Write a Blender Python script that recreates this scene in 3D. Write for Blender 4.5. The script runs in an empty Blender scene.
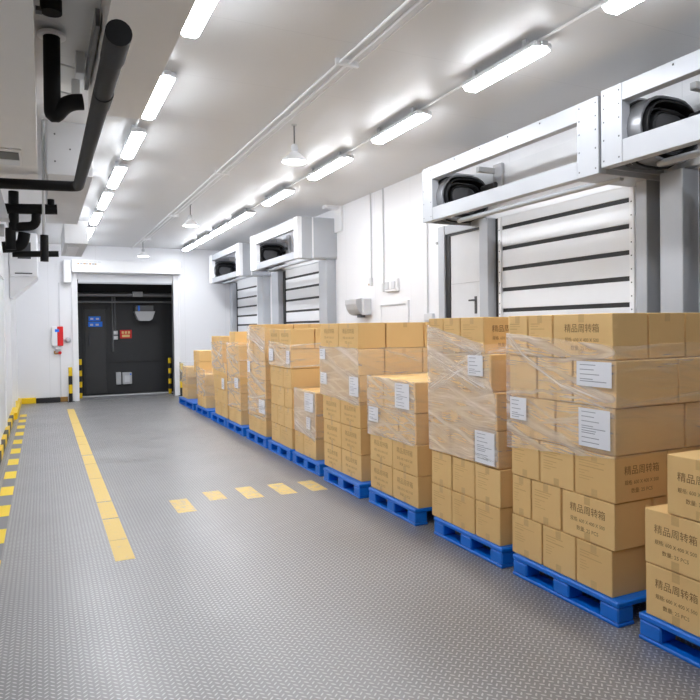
import bpy, math, random
from mathutils import Vector, Matrix, noise
random.seed(7)
S = bpy.context.scene
COL = S.collection

# ------------------------------------------------------------------ camera, world, exposure
cam = bpy.data.cameras.new('camera'); co = bpy.data.objects.new('camera', cam); COL.objects.link(co)
Rw = [(0.9052367, -0.01875133, 0.42449369), (-0.42471246, -0.00965256, 0.90527684), (-0.0128777, -0.99977758, -0.01670177)]
m = Matrix.Identity(4)
for r in range(3):
    m[r][0] = Rw[r][0]; m[r][1] = -Rw[r][1]; m[r][2] = -Rw[r][2]
m[2][3] = 1.85
co.matrix_world = m
cam.sensor_width = 36.0; cam.lens = 656.5 / 700 * 36.0
cam.shift_y = -12 / 700.0
cam.clip_start = 0.05; cam.clip_end = 100
S.camera = co
w = bpy.data.worlds.new('world'); S.world = w; w.use_nodes = True
w.node_tree.nodes['Background'].inputs[0].default_value = (0.8, 0.85, 0.9, 1)
w.node_tree.nodes['Background'].inputs[1].default_value = 0.15
S.view_settings.view_transform = 'Standard'; S.view_settings.look = 'None'
S.view_settings.gamma = 1.0; S.view_settings.use_curve_mapping = False
S.view_settings.exposure = 1.47
LAMP_POWER = 16.0
S.cycles.use_denoising = True
S.cycles.max_bounces = 14; S.cycles.diffuse_bounces = 8; S.cycles.glossy_bounces = 5; S.cycles.transparent_max_bounces = 24
S.cycles.sample_clamp_indirect = 8

# ------------------------------------------------------------------ materials
def lin(c):
    return tuple((x / 255 / 12.92) if x / 255 <= 0.04045 else ((x / 255 + 0.055) / 1.055) ** 2.4 for x in c) + (1.0,)

class NT:
    def __init__(s, name):
        s.m = bpy.data.materials.new(name); s.m.use_nodes = True
        s.t = s.m.node_tree; s.n = s.t.nodes; s.b = s.n['Principled BSDF']; s.out = s.n['Material Output']
    def new(s, typ, **kw):
        n = s.n.new(typ)
        for k, v in kw.items(): setattr(n, k, v)
        return n
    def link(s, a, b): s.t.links.new(a, b)
    def put(s, sock, v):
        if hasattr(v, 'is_linked') or isinstance(v, bpy.types.NodeSocket): s.link(v, sock)
        else: sock.default_value = v
    def math(s, op, a, b=None, c=None):
        n = s.new('ShaderNodeMath', operation=op); s.put(n.inputs[0], a)
        if b is not None: s.put(n.inputs[1], b)
        if c is not None: s.put(n.inputs[2], c)
        return n.outputs[0]
    def ramp(s, v, lo, hi, a=0.0, b=1.0):
        n = s.new('ShaderNodeMapRange'); n.interpolation_type = 'SMOOTHSTEP'
        s.put(n.inputs[0], v); n.inputs[1].default_value = lo; n.inputs[2].default_value = hi
        n.inputs[3].default_value = a; n.inputs[4].default_value = b
        return n.outputs[0]
    def xyz(s, which='Object'):
        tc = s.new('ShaderNodeTexCoord'); sp = s.new('ShaderNodeSeparateXYZ'); s.link(tc.outputs[which], sp.inputs[0])
        return sp.outputs[0], sp.outputs[1], sp.outputs[2], tc.outputs[which]
    def world(s):
        g = s.new('ShaderNodeNewGeometry'); sp = s.new('ShaderNodeSeparateXYZ'); s.link(g.outputs['Position'], sp.inputs[0])
        return sp.outputs[0], sp.outputs[1], sp.outputs[2], g.outputs['Position']
    def noise(s, vec, scale, detail=3.0, rough=0.5):
        n = s.new('ShaderNodeTexNoise'); n.inputs['Scale'].default_value = scale; n.inputs['Detail'].default_value = detail
        n.inputs['Roughness'].default_value = rough; s.link(vec, n.inputs['Vector']); return n.outputs[0]
    def comb(s, x, y, z):
        n = s.new('ShaderNodeCombineXYZ'); s.put(n.inputs[0], x); s.put(n.inputs[1], y); s.put(n.inputs[2], z); return n.outputs[0]
    def mix(s, f, a, b):
        n = s.new('ShaderNodeMix', data_type='RGBA'); s.put(n.inputs[0], f)
        s.put(n.inputs[6], a); s.put(n.inputs[7], b); return n.outputs[2]
    def bump(s, h, strength=0.3, dist=0.002):
        n = s.new('ShaderNodeBump'); n.inputs['Strength'].default_value = strength; n.inputs['Distance'].default_value = dist
        s.link(h, n.inputs['Height']); s.link(n.outputs[0], s.b.inputs['Normal'])

def plain(name, rgb, rough=0.5, metal=0.0, var=0.04, scale=6.0, spec=0.5):
    t = NT(name); c = lin(rgb)
    n = t.noise(t.world()[3], scale, 4)
    t.put(t.b.inputs['Base Color'], t.mix(n, tuple(x * (1 - var) for x in c[:3]) + (1,), tuple(min(1, x * (1 + var)) for x in c[:3]) + (1,)))
    t.b.inputs['Roughness'].default_value = rough; t.b.inputs['Metallic'].default_value = metal
    t.b.inputs['Specular IOR Level'].default_value = spec
    return t.m

def panelled(name, rgb, axis, pitch, rough, seam=0.985, spec=0.5, off=0.0):
    """painted insulated panel with thin joints every <pitch> metres along a world axis"""
    t = NT(name); c = lin(rgb); X, Y, Z, P = t.world()
    u = (X, Y, Z)[axis]
    f = t.math('FRACT', t.math('DIVIDE', t.math('ADD', u, 50.0 + off), pitch))
    d = t.math('ABSOLUTE', t.math('SUBTRACT', f, 0.5))
    mk = t.ramp(d, 0.006 / pitch, 0.0, 0.0, 1.0)
    n = t.noise(P, 1.3, 3)
    base = t.mix(n, tuple(x * 0.97 for x in c[:3]) + (1,), c)
    t.put(t.b.inputs['Base Color'], t.mix(t.math('MULTIPLY', mk, 0.22), base, (0.25, 0.25, 0.26, 1)))
    t.b.inputs['Roughness'].default_value = rough; t.b.inputs['Specular IOR Level'].default_value = spec
    t.bump(t.math('SUBTRACT', t.math('MULTIPLY', t.noise(P, 2.0, 2), 0.6), mk), 0.12, 0.004)
    return t.m

def floor_mat(name, rgb_lo, rgb_hi, paint=None, wear=0.0):
    t = NT(name); X, Y, Z, P = t.world()
    pw, ph = 0.030, 0.040
    cx = t.math('FLOOR', t.math('DIVIDE', X, pw)); par = t.math('MODULO', t.math('ADD', cx, 1000.0), 2.0)
    fx = t.math('SUBTRACT', t.math('FRACT', t.math('DIVIDE', X, pw)), 0.5)
    yy = t.math('ADD', t.math('DIVIDE', Y, ph), t.math('MULTIPLY', par, 0.5))
    fy = t.math('SUBTRACT', t.math('FRACT', yy), 0.5)
    lx = t.math('MULTIPLY', fx, pw); ly = t.math('MULTIPLY', fy, ph)
    sg = t.math('SUBTRACT', t.math('MULTIPLY', par, 2.0), 1.0)
    lys = t.math('MULTIPLY', ly, sg)
    a = t.math('MULTIPLY', t.math('ADD', lx, lys), 0.7071); b = t.math('MULTIPLY', t.math('SUBTRACT', lx, lys), 0.7071)
    d = t.math('ADD', t.math('POWER', t.math('ABSOLUTE', t.math('DIVIDE', a, 0.0165)), 2.0), t.math('POWER', t.math('ABSOLUTE', t.math('DIVIDE', b, 0.0052)), 2.0))
    h = t.ramp(d, 1.15, 0.35)
    n1 = t.noise(P, 1.1, 5, 0.6); n2 = t.noise(P, 30.0, 3)
    base = t.mix(n1, lin(rgb_lo), lin(rgb_hi))
    base = t.mix(t.math('MULTIPLY', h, 0.55), base, (0.78, 0.78, 0.78, 1))
    if paint:
        wn = t.ramp(t.noise(P, 14.0, 5, 0.7), 0.62 - wear * 0.35, 0.70 - wear * 0.2, 0.0, 0.25 + wear * 0.5)
        base = t.mix(wn, t.mix(n2, lin(paint), tuple(x * 0.92 for x in lin(paint)[:3]) + (1,)), base)
        t.b.inputs['Metallic'].default_value = 0.0; t.b.inputs['Roughness'].default_value = 0.5
        t.bump(h, 0.35, 0.0012)
    else:
        t.b.inputs['Metallic'].default_value = 0.45
        t.put(t.b.inputs['Roughness'], t.ramp(n1, 0.3, 0.7, 0.34, 0.46))
        t.bump(h, 1.0, 0.0022)
    t.put(t.b.inputs['Base Color'], base)
    return t.m

def card_mat():
    t = NT('cardboard'); X, Y, Z, P = t.world()
    oi = t.new('ShaderNodeObjectInfo')
    n = t.noise(P, 3.0, 4); f = t.noise(t.comb(t.math('MULTIPLY', X, 40.0), t.math('MULTIPLY', Y, 40.0), t.math('MULTIPLY', Z, 300.0)), 1.0, 2)
    base = t.mix(oi.outputs['Random'], lin((224, 186, 126)), lin((231, 195, 136)))
    base = t.mix(t.math('MULTIPLY', n, 0.35), base, lin((206, 166, 106)))
    base = t.mix(t.math('MULTIPLY', f, 0.15), base, lin((234, 200, 144)))
    t.put(t.b.inputs['Base Color'], base); t.b.inputs['Roughness'].default_value = 0.72; t.b.inputs['Specular IOR Level'].default_value = 0.25
    t.bump(n, 0.06, 0.01)
    return t.m

def clear(t, al):
    """thin plastic: clear where al is 0; where it bunches it scatters light on both sides"""
    tr = t.new('ShaderNodeBsdfTransparent'); tl = t.new('ShaderNodeBsdfTranslucent'); tl.inputs[0].default_value = (0.95, 0.96, 0.98, 1)
    m1 = t.new('ShaderNodeMixShader'); m1.inputs[0].default_value = 0.25; t.link(t.b.outputs[0], m1.inputs[1]); t.link(tl.outputs[0], m1.inputs[2])
    m2 = t.new('ShaderNodeMixShader'); t.link(al, m2.inputs[0]); t.link(tr.outputs[0], m2.inputs[1]); t.link(m1.outputs[0], m2.inputs[2])
    t.link(m2.outputs[0], t.out.inputs['Surface'])

def film_mat():
    """clear stretch film: nearly clear sheet, white streaks painting its bunching and lamp glints; object colour r = haze, g = streak strength"""
    t = NT('stretch_film'); X, Y, Z, P = t.world()
    oi = t.new('ShaderNodeObjectInfo'); sc = t.new('ShaderNodeSeparateColor'); t.link(oi.outputs['Color'], sc.inputs[0])
    u = t.math('SUBTRACT', X, Y)
    def streak(k, su, sv, lo, hi, seed):
        ww = t.math('ADD', Z, t.math('MULTIPLY', u, k)); ww = t.math('ADD', ww, t.math('MULTIPLY', t.noise(P, 2.2, 2), 0.10))
        v = t.comb(t.math('MULTIPLY', u, su), t.math('MULTIPLY', ww, sv), seed)
        return t.ramp(t.noise(v, 1.0, 2, 0.5), lo, hi)
    s1 = streak(0.30, 0.5, 11.0, 0.46, 0.92, 1.0)
    s2 = streak(-0.12, 0.5, 15.0, 0.48, 0.95, 5.0)
    s3 = streak(0.05, 0.5, 70.0, 0.38, 0.85, 9.0)
    patch = t.ramp(t.noise(P, 3.2, 3), 0.36, 0.72)
    st = t.math('ADD', t.math('MULTIPLY', t.math('MAXIMUM', s1, s2), 0.9), t.math('MULTIPLY', t.math('MULTIPLY', s3, patch), 0.55))
    at = t.new('ShaderNodeAttribute', attribute_name='layers'); sp = t.new('ShaderNodeSeparateColor'); t.link(at.outputs['Color'], sp.inputs[0])
    al = t.math('ADD', sc.outputs[0], t.math('MULTIPLY', st, sc.outputs[1]))
    al = t.math('MINIMUM', t.math('MULTIPLY', al, sp.outputs[0]), 0.9)
    t.b.inputs['Base Color'].default_value = (0.97, 0.975, 0.985, 1); t.b.inputs['Roughness'].default_value = 0.25
    t.b.inputs['Specular IOR Level'].default_value = 0.5
    clear(t, al)
    return t.m

def fold_mat():
    """gathered band of stretch film: its sheen painted as fine strands along the band (vertex colour r = along, g = across)"""
    t = NT('gathered_film'); at = t.new('ShaderNodeAttribute', attribute_name='band'); sp = t.new('ShaderNodeSeparateColor'); t.link(at.outputs['Color'], sp.inputs[0])
    oi = t.new('ShaderNodeObjectInfo'); sc = t.new('ShaderNodeSeparateColor'); t.link(oi.outputs['Color'], sc.inputs[0])
    u, v = sp.outputs[0], sp.outputs[1]
    edge = t.math('SINE', t.math('MULTIPLY', v, math.pi)); ends = t.ramp(t.math('SINE', t.math('MULTIPLY', u, math.pi)), 0.0, 0.25)
    n = t.ramp(t.noise(t.comb(t.math('MULTIPLY', u, 2.5), t.math('MULTIPLY', v, 9.0), sc.outputs[1]), 1.0, 3, 0.6), 0.40, 0.68)
    al = t.math('MULTIPLY', t.math('MULTIPLY', t.math('ADD', t.math('MULTIPLY', n, 0.85), 0.12), t.math('POWER', edge, 0.7)), t.math('MULTIPLY', ends, sc.outputs[0]))
    t.b.inputs['Base Color'].default_value = (0.97, 0.975, 0.985, 1); t.b.inputs['Roughness'].default_value = 0.3
    clear(t, al)
    return t.m

def emis(name, rgb, strength):
    t = NT(name); t.b.inputs['Base Color'].default_value = (0.9, 0.9, 0.9, 1)
    t.b.inputs['Emission Color'].default_value = rgb + (1,); t.b.inputs['Emission Strength'].default_value = strength
    return t.m

M = {}
M['wall'] = panelled('white_wall_panel', (236, 237, 240), 1, 1.16, 0.32)
M['wall_x'] = panelled('white_end_wall_panel', (236, 237, 240), 0, 1.16, 0.32, off=0.3)
M['ceil'] = panelled('white_ceiling_panel', (211, 212, 213), 1, 1.16, 0.40, off=0.4)
M['back_wall'] = plain('grey_back_wall', (80, 81, 83), 0.6)
M['soffit'] = plain('soffit_paint', (224, 222, 219), 0.5, var=0.02)
M['floor'] = floor_mat('tread_plate_floor', (132, 131, 131), (152, 151, 151))
M['pale_yellow'] = floor_mat('pale_yellow_paint', (150, 150, 151), (166, 166, 168), (226, 194, 108), 0.15)
M['worn_yellow'] = floor_mat('worn_yellow_paint', (150, 150, 151), (166, 166, 168), (228, 198, 116), 0.5)
M['bright_yellow'] = floor_mat('bright_yellow_paint', (120, 120, 122), (130, 130, 132), (240, 208, 38), 0.0)
M['grey_band'] = floor_mat('dark_grey_paint', (118, 118, 120), (128, 128, 130), (128, 128, 130), 0.1)
M['card'] = card_mat()
M['ink'] = plain('brown_ink', (132, 96, 54), 0.8, var=0.12, scale=60)
M['ink_soft'] = plain('worn_brown_ink', (168, 130, 80), 0.8, var=0.12, scale=60)
M['ink_faint'] = plain('faint_brown_ink', (203, 164, 106), 0.8, var=0.1, scale=60)
M['tape'] = plain('brown_tape', (206, 167, 108), 0.30, var=0.05, scale=30)
M['paper'] = plain('white_paper', (232, 233, 238), 0.6, var=0.01)
M['grey_ink'] = plain('grey_print', (150, 152, 160), 0.7)
M['film'] = film_mat(); M['fold'] = fold_mat()
M['blue'] = plain('blue_plastic', (0, 110, 215), 0.42, var=0.08, scale=4)
M['alu'] = plain('brushed_aluminium', (174, 177, 182), 0.40, 0.12, 0.03, 3)
M['alu_grey'] = plain('grey_aluminium', (180, 184, 190), 0.40, 0.15, 0.04, 3)
M['white'] = plain('white_enamel', (236, 237, 239), 0.35, var=0.02)
M['slat'] = plain('white_slat', (228, 230, 233), 0.35, 0.1, 0.02)
M['grey'] = plain('grey_plastic', (188, 190, 193), 0.5)
M['light_grey'] = plain('light_grey_paint', (212, 214, 217), 0.5)
M['drum_grey'] = plain('drum_grey_metal', (128, 129, 132), 0.35, 0.5)
M['duct_grey'] = plain('duct_paint', (200, 201, 203), 0.6)
M['rubber'] = plain('black_rubber', (30, 31, 33), 0.55, var=0.1)
M['dark_metal'] = plain('dark_grey_metal', (84, 85, 88), 0.38, 0.4, 0.06)
M['black_pipe'] = plain('black_pipe_insulation', (11, 11, 12), 0.6, var=0.15, scale=20, spec=0.25)
M['dark_wall'] = plain('charcoal_wall', (44, 45, 47), 0.6, var=0.06)
M['dark_floor'] = plain('charcoal_floor', (30, 31, 33), 0.6, var=0.08)
M['dark_door'] = plain('charcoal_door', (52, 53, 55), 0.5, var=0.06)
M['yellow'] = plain('yellow_paint', (238, 200, 20), 0.45, var=0.08)
M['black'] = plain('black_paint', (28, 28, 30), 0.5, var=0.1)
M['red'] = plain('red_paint', (214, 24, 28), 0.4, var=0.05)
M['brass'] = plain('brass', (170, 130, 70), 0.35, 0.6)
M['sign_blue'] = plain('sign_blue', (15, 120, 240), 0.4)
M['cream'] = plain('cream_print', (225, 200, 130), 0.5)
M['lamp'] = emis('lamp_diffuser_glow', (0.955, 0.985, 1.035), LAMP_POWER)
M['bulb'] = emis('bulb_glow', (1.0, 0.99, 0.97), 6.0)

# ------------------------------------------------------------------ mesh helpers
class MB:
    def __init__(s): s.v = []; s.f = []; s.m = []
    def add(s, vs, fs, mi=0):
        o = len(s.v); s.v += [tuple(p) for p in vs]
        for f in fs: s.f.append(tuple(i + o for i in f)); s.m.append(mi)
        return s
    def box(s, a, b, c=0.0, mi=0):
        x0, x1 = sorted((a[0], b[0])); y0, y1 = sorted((a[1], b[1])); z0, z1 = sorted((a[2], b[2]))
        if c <= 0:
            v = [(x, y, z) for x in (x0, x1) for y in (y0, y1) for z in (z0, z1)]
            return s.add(v, [(0, 1, 3, 2), (4, 6, 7, 5), (0, 4, 5, 1), (2, 3, 7, 6), (0, 2, 6, 4), (1, 5, 7, 3)], mi)
        c = min(c, (x1 - x0) / 2.01, (y1 - y0) / 2.01, (z1 - z0) / 2.01)
        V = {}; vs = []
        def vid(sx, sy, sz, ax):
            k = (sx, sy, sz, ax)
            if k not in V:
                p = [(x0, x1)[sx], (y0, y1)[sy], (z0, z1)[sz]]
                for i, sg in enumerate((sx, sy, sz)):
                    if i != ax: p[i] += c if sg == 0 else -c
                V[k] = len(vs); vs.append(tuple(p))
            return V[k]
        fs = []
        for ax in range(3):
            o1, o2 = [i for i in range(3) if i != ax]
            for sg in (0, 1):
                q = []
                for u, w_ in ((0, 0), (1, 0), (1, 1), (0, 1)):
                    k = [0, 0, 0]; k[ax] = sg; k[o1] = u; k[o2] = w_; q.append(vid(*k, ax))
                fs.append(tuple(q))
        for ax in range(3):
            o1, o2 = [i for i in range(3) if i != ax]
            for u in (0, 1):
                for w_ in (0, 1):
                    k0 = [0, 0, 0]; k0[o1] = u; k0[o2] = w_; k1 = list(k0); k1[ax] = 1
                    fs.append((vid(*k0, o1), vid(*k1, o1), vid(*k1, o2), vid(*k0, o2)))
        for sx in (0, 1):
            for sy in (0, 1):
                for sz in (0, 1):
                    fs.append((vid(sx, sy, sz, 0), vid(sx, sy, sz, 1), vid(sx, sy, sz, 2)))
        return s.add(vs, fs, mi)
    def tube(s, pts, r, n=14, mi=0, caps=True):
        pts = [Vector(p) for p in pts]; rs = r if isinstance(r, (list, tuple)) else [r] * len(pts)
        t0 = (pts[1] - pts[0]).normalized(); up = Vector((0, 0, 1)) if abs(t0.z) < 0.9 else Vector((1, 0, 0))
        nrm = t0.cross(up).normalized(); vs = []; k = len(pts); pt = t0
        for i, p in enumerate(pts):
            if i == 0: t = t0
            elif i == k - 1: t = (pts[i] - pts[i - 1]).normalized()
            else: t = ((pts[i] - pts[i - 1]).normalized() + (pts[i + 1] - pts[i]).normalized()).normalized()
            nrm = (nrm - t * nrm.dot(t)).normalized(); bn = t.cross(nrm)
            for j in range(n):
                a = 2 * math.pi * j / n; vs.append(p + (nrm * math.cos(a) + bn * math.sin(a)) * rs[i])
        fs = [(i * n + j, i * n + (j + 1) % n, (i + 1) * n + (j + 1) % n, (i + 1) * n + j) for i in range(k - 1) for j in range(n)]
        if caps: fs += [tuple(reversed(range(n))), tuple((k - 1) * n + j for j in range(n))]
        return s.add(vs, fs, mi)
    def lathe(s, prof, c, n=24, mi=0):
        vs = [(c[0] + r * math.cos(2 * math.pi * j / n), c[1] + r * math.sin(2 * math.pi * j / n), c[2] + z) for r, z in prof for j in range(n)]
        k = len(prof)
        fs = [(i * n + j, i * n + (j + 1) % n, (i + 1) * n + (j + 1) % n, (i + 1) * n + j) for i in range(k - 1) for j in range(n)]
        fs += [tuple(range(n)), tuple((k - 1) * n + j for j in range(n))]
        return s.add(vs, fs, mi)
    def prism(s, poly, axis, a0, a1, mi=0):
        n = len(poly)
        def P(u, w_, a):
            return {0: (a, u, w_), 1: (u, a, w_), 2: (u, w_, a)}[axis]
        vs = [P(u, w_, a0) for u, w_ in poly] + [P(u, w_, a1) for u, w_ in poly]
        fs = [tuple(range(n)), tuple(reversed(range(n, 2 * n)))] + [(i, (i + 1) % n, n + (i + 1) % n, n + i) for i in range(n)]
        return s.add(vs, fs, mi)
    def build(s, name, mats, parent=None, smooth=False, org=None):
        me = bpy.data.meshes.new(name); org = Vector(org) if org else Vector((0, 0, 0))
        me.from_pydata([tuple(Vector(p) - org) for p in s.v], [], s.f)
        for k in (mats if isinstance(mats, (list, tuple)) else [mats]): me.materials.append(M[k])
        for p, mi in zip(me.polygons, s.m): p.material_index = mi; p.use_smooth = smooth
        import bmesh
        b = bmesh.new(); b.from_mesh(me); bmesh.ops.recalc_face_normals(b, faces=b.faces); b.to_mesh(me); b.free()
        o = bpy.data.objects.new(name, me); COL.objects.link(o); o.location = org
        if smooth:
            me.set_sharp_from_angle(angle=math.radians(40))
        if parent is not None:
            o.parent = parent; o.location = org - parent_world(parent)
        return o

def parent_world(p):
    v = Vector(p.location)
    while p.parent: p = p.parent; v += Vector(p.location)
    return v
def tag(o, label, cat, group=None):
    o['label'] = label; o['category'] = cat
    if group: o['group'] = group
    return o
def thing(name, label, cat, loc=(0, 0, 0), group=None):
    o = bpy.data.objects.new(name, None); COL.objects.link(o); o.location = loc; o.empty_display_size = 0.1
    return tag(o, label, cat, group)
def struct(o): o['kind'] = 'structure'; return o
def sempty(name, loc=(0, 0, 0)):
    o = bpy.data.objects.new(name, None); COL.objects.link(o); o.location = loc; return struct(o)
def arc(c, r, a0, a1, u, v, n=8):
    """points on an arc about c in the plane of axes u, v (degrees)"""
    c = Vector(c); u = Vector(u); v = Vector(v)
    return [c + u * (r * math.cos(math.radians(a0 + (a1 - a0) * i / n))) + v * (r * math.sin(math.radians(a0 + (a1 - a0) * i / n))) for i in range(n + 1)]
def fillet(pts, r, n=6):
    pts = [Vector(p) for p in pts]; out = [pts[0]]
    for i in range(1, len(pts) - 1):
        a = (pts[i - 1] - pts[i]).normalized(); b = (pts[i + 1] - pts[i]).normalized()
        p0 = pts[i] + a * r; p1 = pts[i] + b * r
        for k in range(n + 1):
            t = k / n; out.append(p0 * (1 - t) ** 2 + pts[i] * (2 * t * (1 - t)) + p1 * t ** 2)
    out.append(pts[-1]); return out
def B(a, b, name, mat, parent=None, c=0.0, org=None):
    return MB().box(a, b, c).build(name, mat, parent, org=org)

_txt = {}
def text_mesh(s):
    if s not in _txt:
        c = bpy.data.curves.new('lettering', 'FONT'); c.body = s; c.resolution_u = 2; c.align_x = 'CENTER'
        o = bpy.data.objects.new('lettering', c); COL.objects.link(o)
        dg = bpy.context.evaluated_depsgraph_get(); me = bpy.data.meshes.new_from_object(o.evaluated_get(dg))
        _txt[s] = ([(v.co.x, v.co.y) for v in me.vertices], [tuple(p.vertices) for p in me.polygons])
        bpy.data.objects.remove(o); bpy.data.curves.remove(c); bpy.data.meshes.remove(me)
    return _txt[s]
def add_text(mb, s, place, size, width=None, mi=0):
    """place(u, v) -> 3D point; centred on u = 0"""
    vs, fs = text_mesh(s)
    xs = [p[0] for p in vs]; k = size; kx = (width / (max(xs) - min(xs))) if width else k
    mid = (max(xs) + min(xs)) / 2
    mb.add([place((x - mid) * kx, y * k) for x, y in vs], fs, mi)

# ------------------------------------------------------------------ the room
WX, LX, FY, CZ, BY = 5.05, -0.63, 18.65, 4.09, -3.5
struct(B((LX - 0.1, BY, -0.1), (WX + 0.1, FY + 0.15, 0), 'floor', 'floor'))
struct(B((LX - 0.1, BY, CZ), (WX + 0.1, FY + 0.15, CZ + 0.1), 'ceiling', 'ceil'))
struct(B((WX, BY, 0), (WX + 0.1, FY + 0.15, CZ), 'wall_right', 'wall'))
struct(B((LX - 0.1, BY, 0), (LX, FY + 0.15, CZ), 'wall_left', 'wall'))
struct(B((LX, BY - 0.1, 0), (WX, BY, CZ), 'wall_back', 'back_wall'))
ox0, ox1, oz = 0.86, 3.32, 3.2
fw = MB()
fw.box((LX, FY, 0), (ox0, FY + 0.15, CZ)); fw.box((ox1, FY, 0), (WX, FY + 0.15, CZ)); fw.box((ox0, FY, oz), (ox1, FY + 0.15, CZ))
struct(fw.build('wall_far', 'wall_x'))
# dark vestibule beyond the far doorway
struct(B((0.3, FY + 0.15, -0.1), (4.0, 20.3, 0.0), 'floor_vestibule', 'dark_floor'))
struct(B((0.3, 20.25, 0), (4.0, 20.35, 3.8), 'wall_vestibule_back', 'dark_wall'))
struct(B((0.5, FY + 0.15, 0), (0.6, 20.25, 3.8), 'wall_vestibule_left', 'dark_wall'))
struct(B((3.55, FY + 0.15, 0), (3.65, 20.25, 3.8), 'wall_vestibule_right', 'dark_wall'))
struct(B((0.3, FY + 0.15, 3.3), (4.0, 20.35, 3.4), 'ceiling_vestibule', 'dark_wall'))
struct(B((ox0, FY + 0.0, 0.0), (ox1, 19.45, 0.012), 'floor_threshold', 'grey_band'))
struct(B((ox0 - 0.02, 19.45, 0.0), (ox1 + 0.12, 19.60, 0.03), 'trim_threshold', 'light_grey'))

# floor markings
def mark(name, x0, x1, ys, mat, z=0.0015):
    mb = MB()
    for a, b in ys: mb.box((x0, a, -0.001), (x1, b, z))
    return struct(mb.build(name, mat))
mark('floor_lane_line', 0.497, 0.65, [(5.53, 6.085), (6.095, 6.80), (6.83, 7.50), (7.53, 8.74), (8.755, 9.73), (9.745, 10.42), (10.47, 11.465), (11.48, 12.35), (12.37, 14.17), (14.19, 16.8)], 'pale_yellow')
zb = MB()
for i, x in enumerate((1.205, 1.605, 1.985, 2.37, 2.735)):
    y0, y1 = ((6.69, 7.235), (7.02, 7.42), (6.90, 7.44), (6.89, 7.42), (6.88, 7.38))[i]
    zb.box((x, y0, -0.001), (x + 0.19, y1, 0.0015))
struct(zb.build('floor_crossing_marks', 'worn_yellow'))
mark('floor_edge_band', -0.47, -0.335, [(0.0, 16.3)], 'grey_band', 0.001)
mark('floor_edge_stripes', -0.47, -0.335, [(y, y + 0.46) for y in [6.46 + 0.935 * k for k in range(-6, 11)]], 'bright_yellow', 0.002)

# kerbs: striped along the left wall, yellow and black on the far wall
kb = MB(); y = 0.2; k = 0
while y < 15.4:
    kb.box((LX, y, 0), (-0.56, y + 0.55, 0.14), 0, k % 2); y += 0.55; k += 1
struct(kb.build('trim_kerb_left', ['black', 'yellow']))
kb = MB(); kb.box((-0.6, FY - 0.08, 0), (-0.17, FY, 0.15), 0.01, 1); kb.box((-0.17, FY - 0.08, 0), (0.40, FY, 0.13), 0.01, 0)
kb.box((LX, 15.4, 0), (-0.5, FY - 0.08, 0.15), 0.01, 1)
struct(kb.build('trim_kerb_far', ['black', 'yellow']))
kb = MB(); kb.box((0.40, FY - 0.05, 0), (0.58, FY, 0.13), 0.01, 0)
struct(kb.build('trim_kerb_door', ['brass']))
# flat door linings on the left wall
for i, (a, b) in enumerate(((2.2, 5.3), (7.0, 9.6), (11.2, 13.4))):
    t = sempty('door_%d' % (i + 6), (LX, (a + b) / 2, 0))
    B((LX, a + 0.12, 0.14), (LX + 0.012, b - 0.12, 2.78), 'door_panel', 'slat', t)
    for q in (a, b - 0.12): B((LX, q, 0.14), (LX + 0.035, q + 0.12, 2.9), 'door_jamb', 'white', t, 0.004)
    B((LX, a, 2.78), (LX + 0.034, b, 2.9), 'door_head', 'white', t)
struct(B((LX, 16.5, 0.15), (LX + 0.06, 16.62, 3.0), 'trim_post_left', 'white'))
struct(B((0.40, FY - 0.02, 0.13), (0.43, FY, 3.1), 'trim_joint_far', 'light_grey'))
struct(B((LX, 18.0, 0.15), (-0.57, 18.3, 3.2), 'trim_corner_left', 'white'))

# ------------------------------------------------------------------ far doorway: roller shutter
d = sempty('door_1', (2.1, FY, 0))
B((0.715, FY - 0.05, 0.0), (0.86, FY + 0.2, 3.39), 'door_jamb', 'white', d, 0.01)
B((3.32, FY - 0.05, 0.0), (3.49, FY + 0.2, 3.39), 'door_jamb', 'white', d, 0.01)
sh = thing('roller_shutter_housing', 'white roller shutter housing above the dark far doorway', 'shutter', (2.1, FY, 3.4))
B((0.715, FY - 0.28, 3.36), (3.50, FY, 3.69), 'cover_box', 'white', sh, 0.015)
B((0.53, FY - 0.22, 3.09), (0.712, FY, 3.69), 'motor_box', 'white', sh, 0.012)
B((0.88, FY - 0.02, 3.12), (3.30, FY + 0.03, 3.36), 'curtain', 'light_grey', sh)
B((0.88, FY - 0.03, 3.09), (3.30, FY + 0.04, 3.13), 'bottom_bar', 'alu', sh)
nb = MB()
for k in range(7): nb.box((0.86 + k * 0.07, FY - 0.283, 3.565), (0.90 + k * 0.07 + 0.012 * (k % 3), FY - 0.28, 3.595), 0, k % 2)
for k in range(5): nb.box((0.95 + k * 0.10, FY - 0.283, 3.63), (1.03 + k * 0.1, FY - 0.28, 3.637), 0, 1)
nb.build('notice_strip', ['brass', 'grey_ink'], sh)

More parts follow.
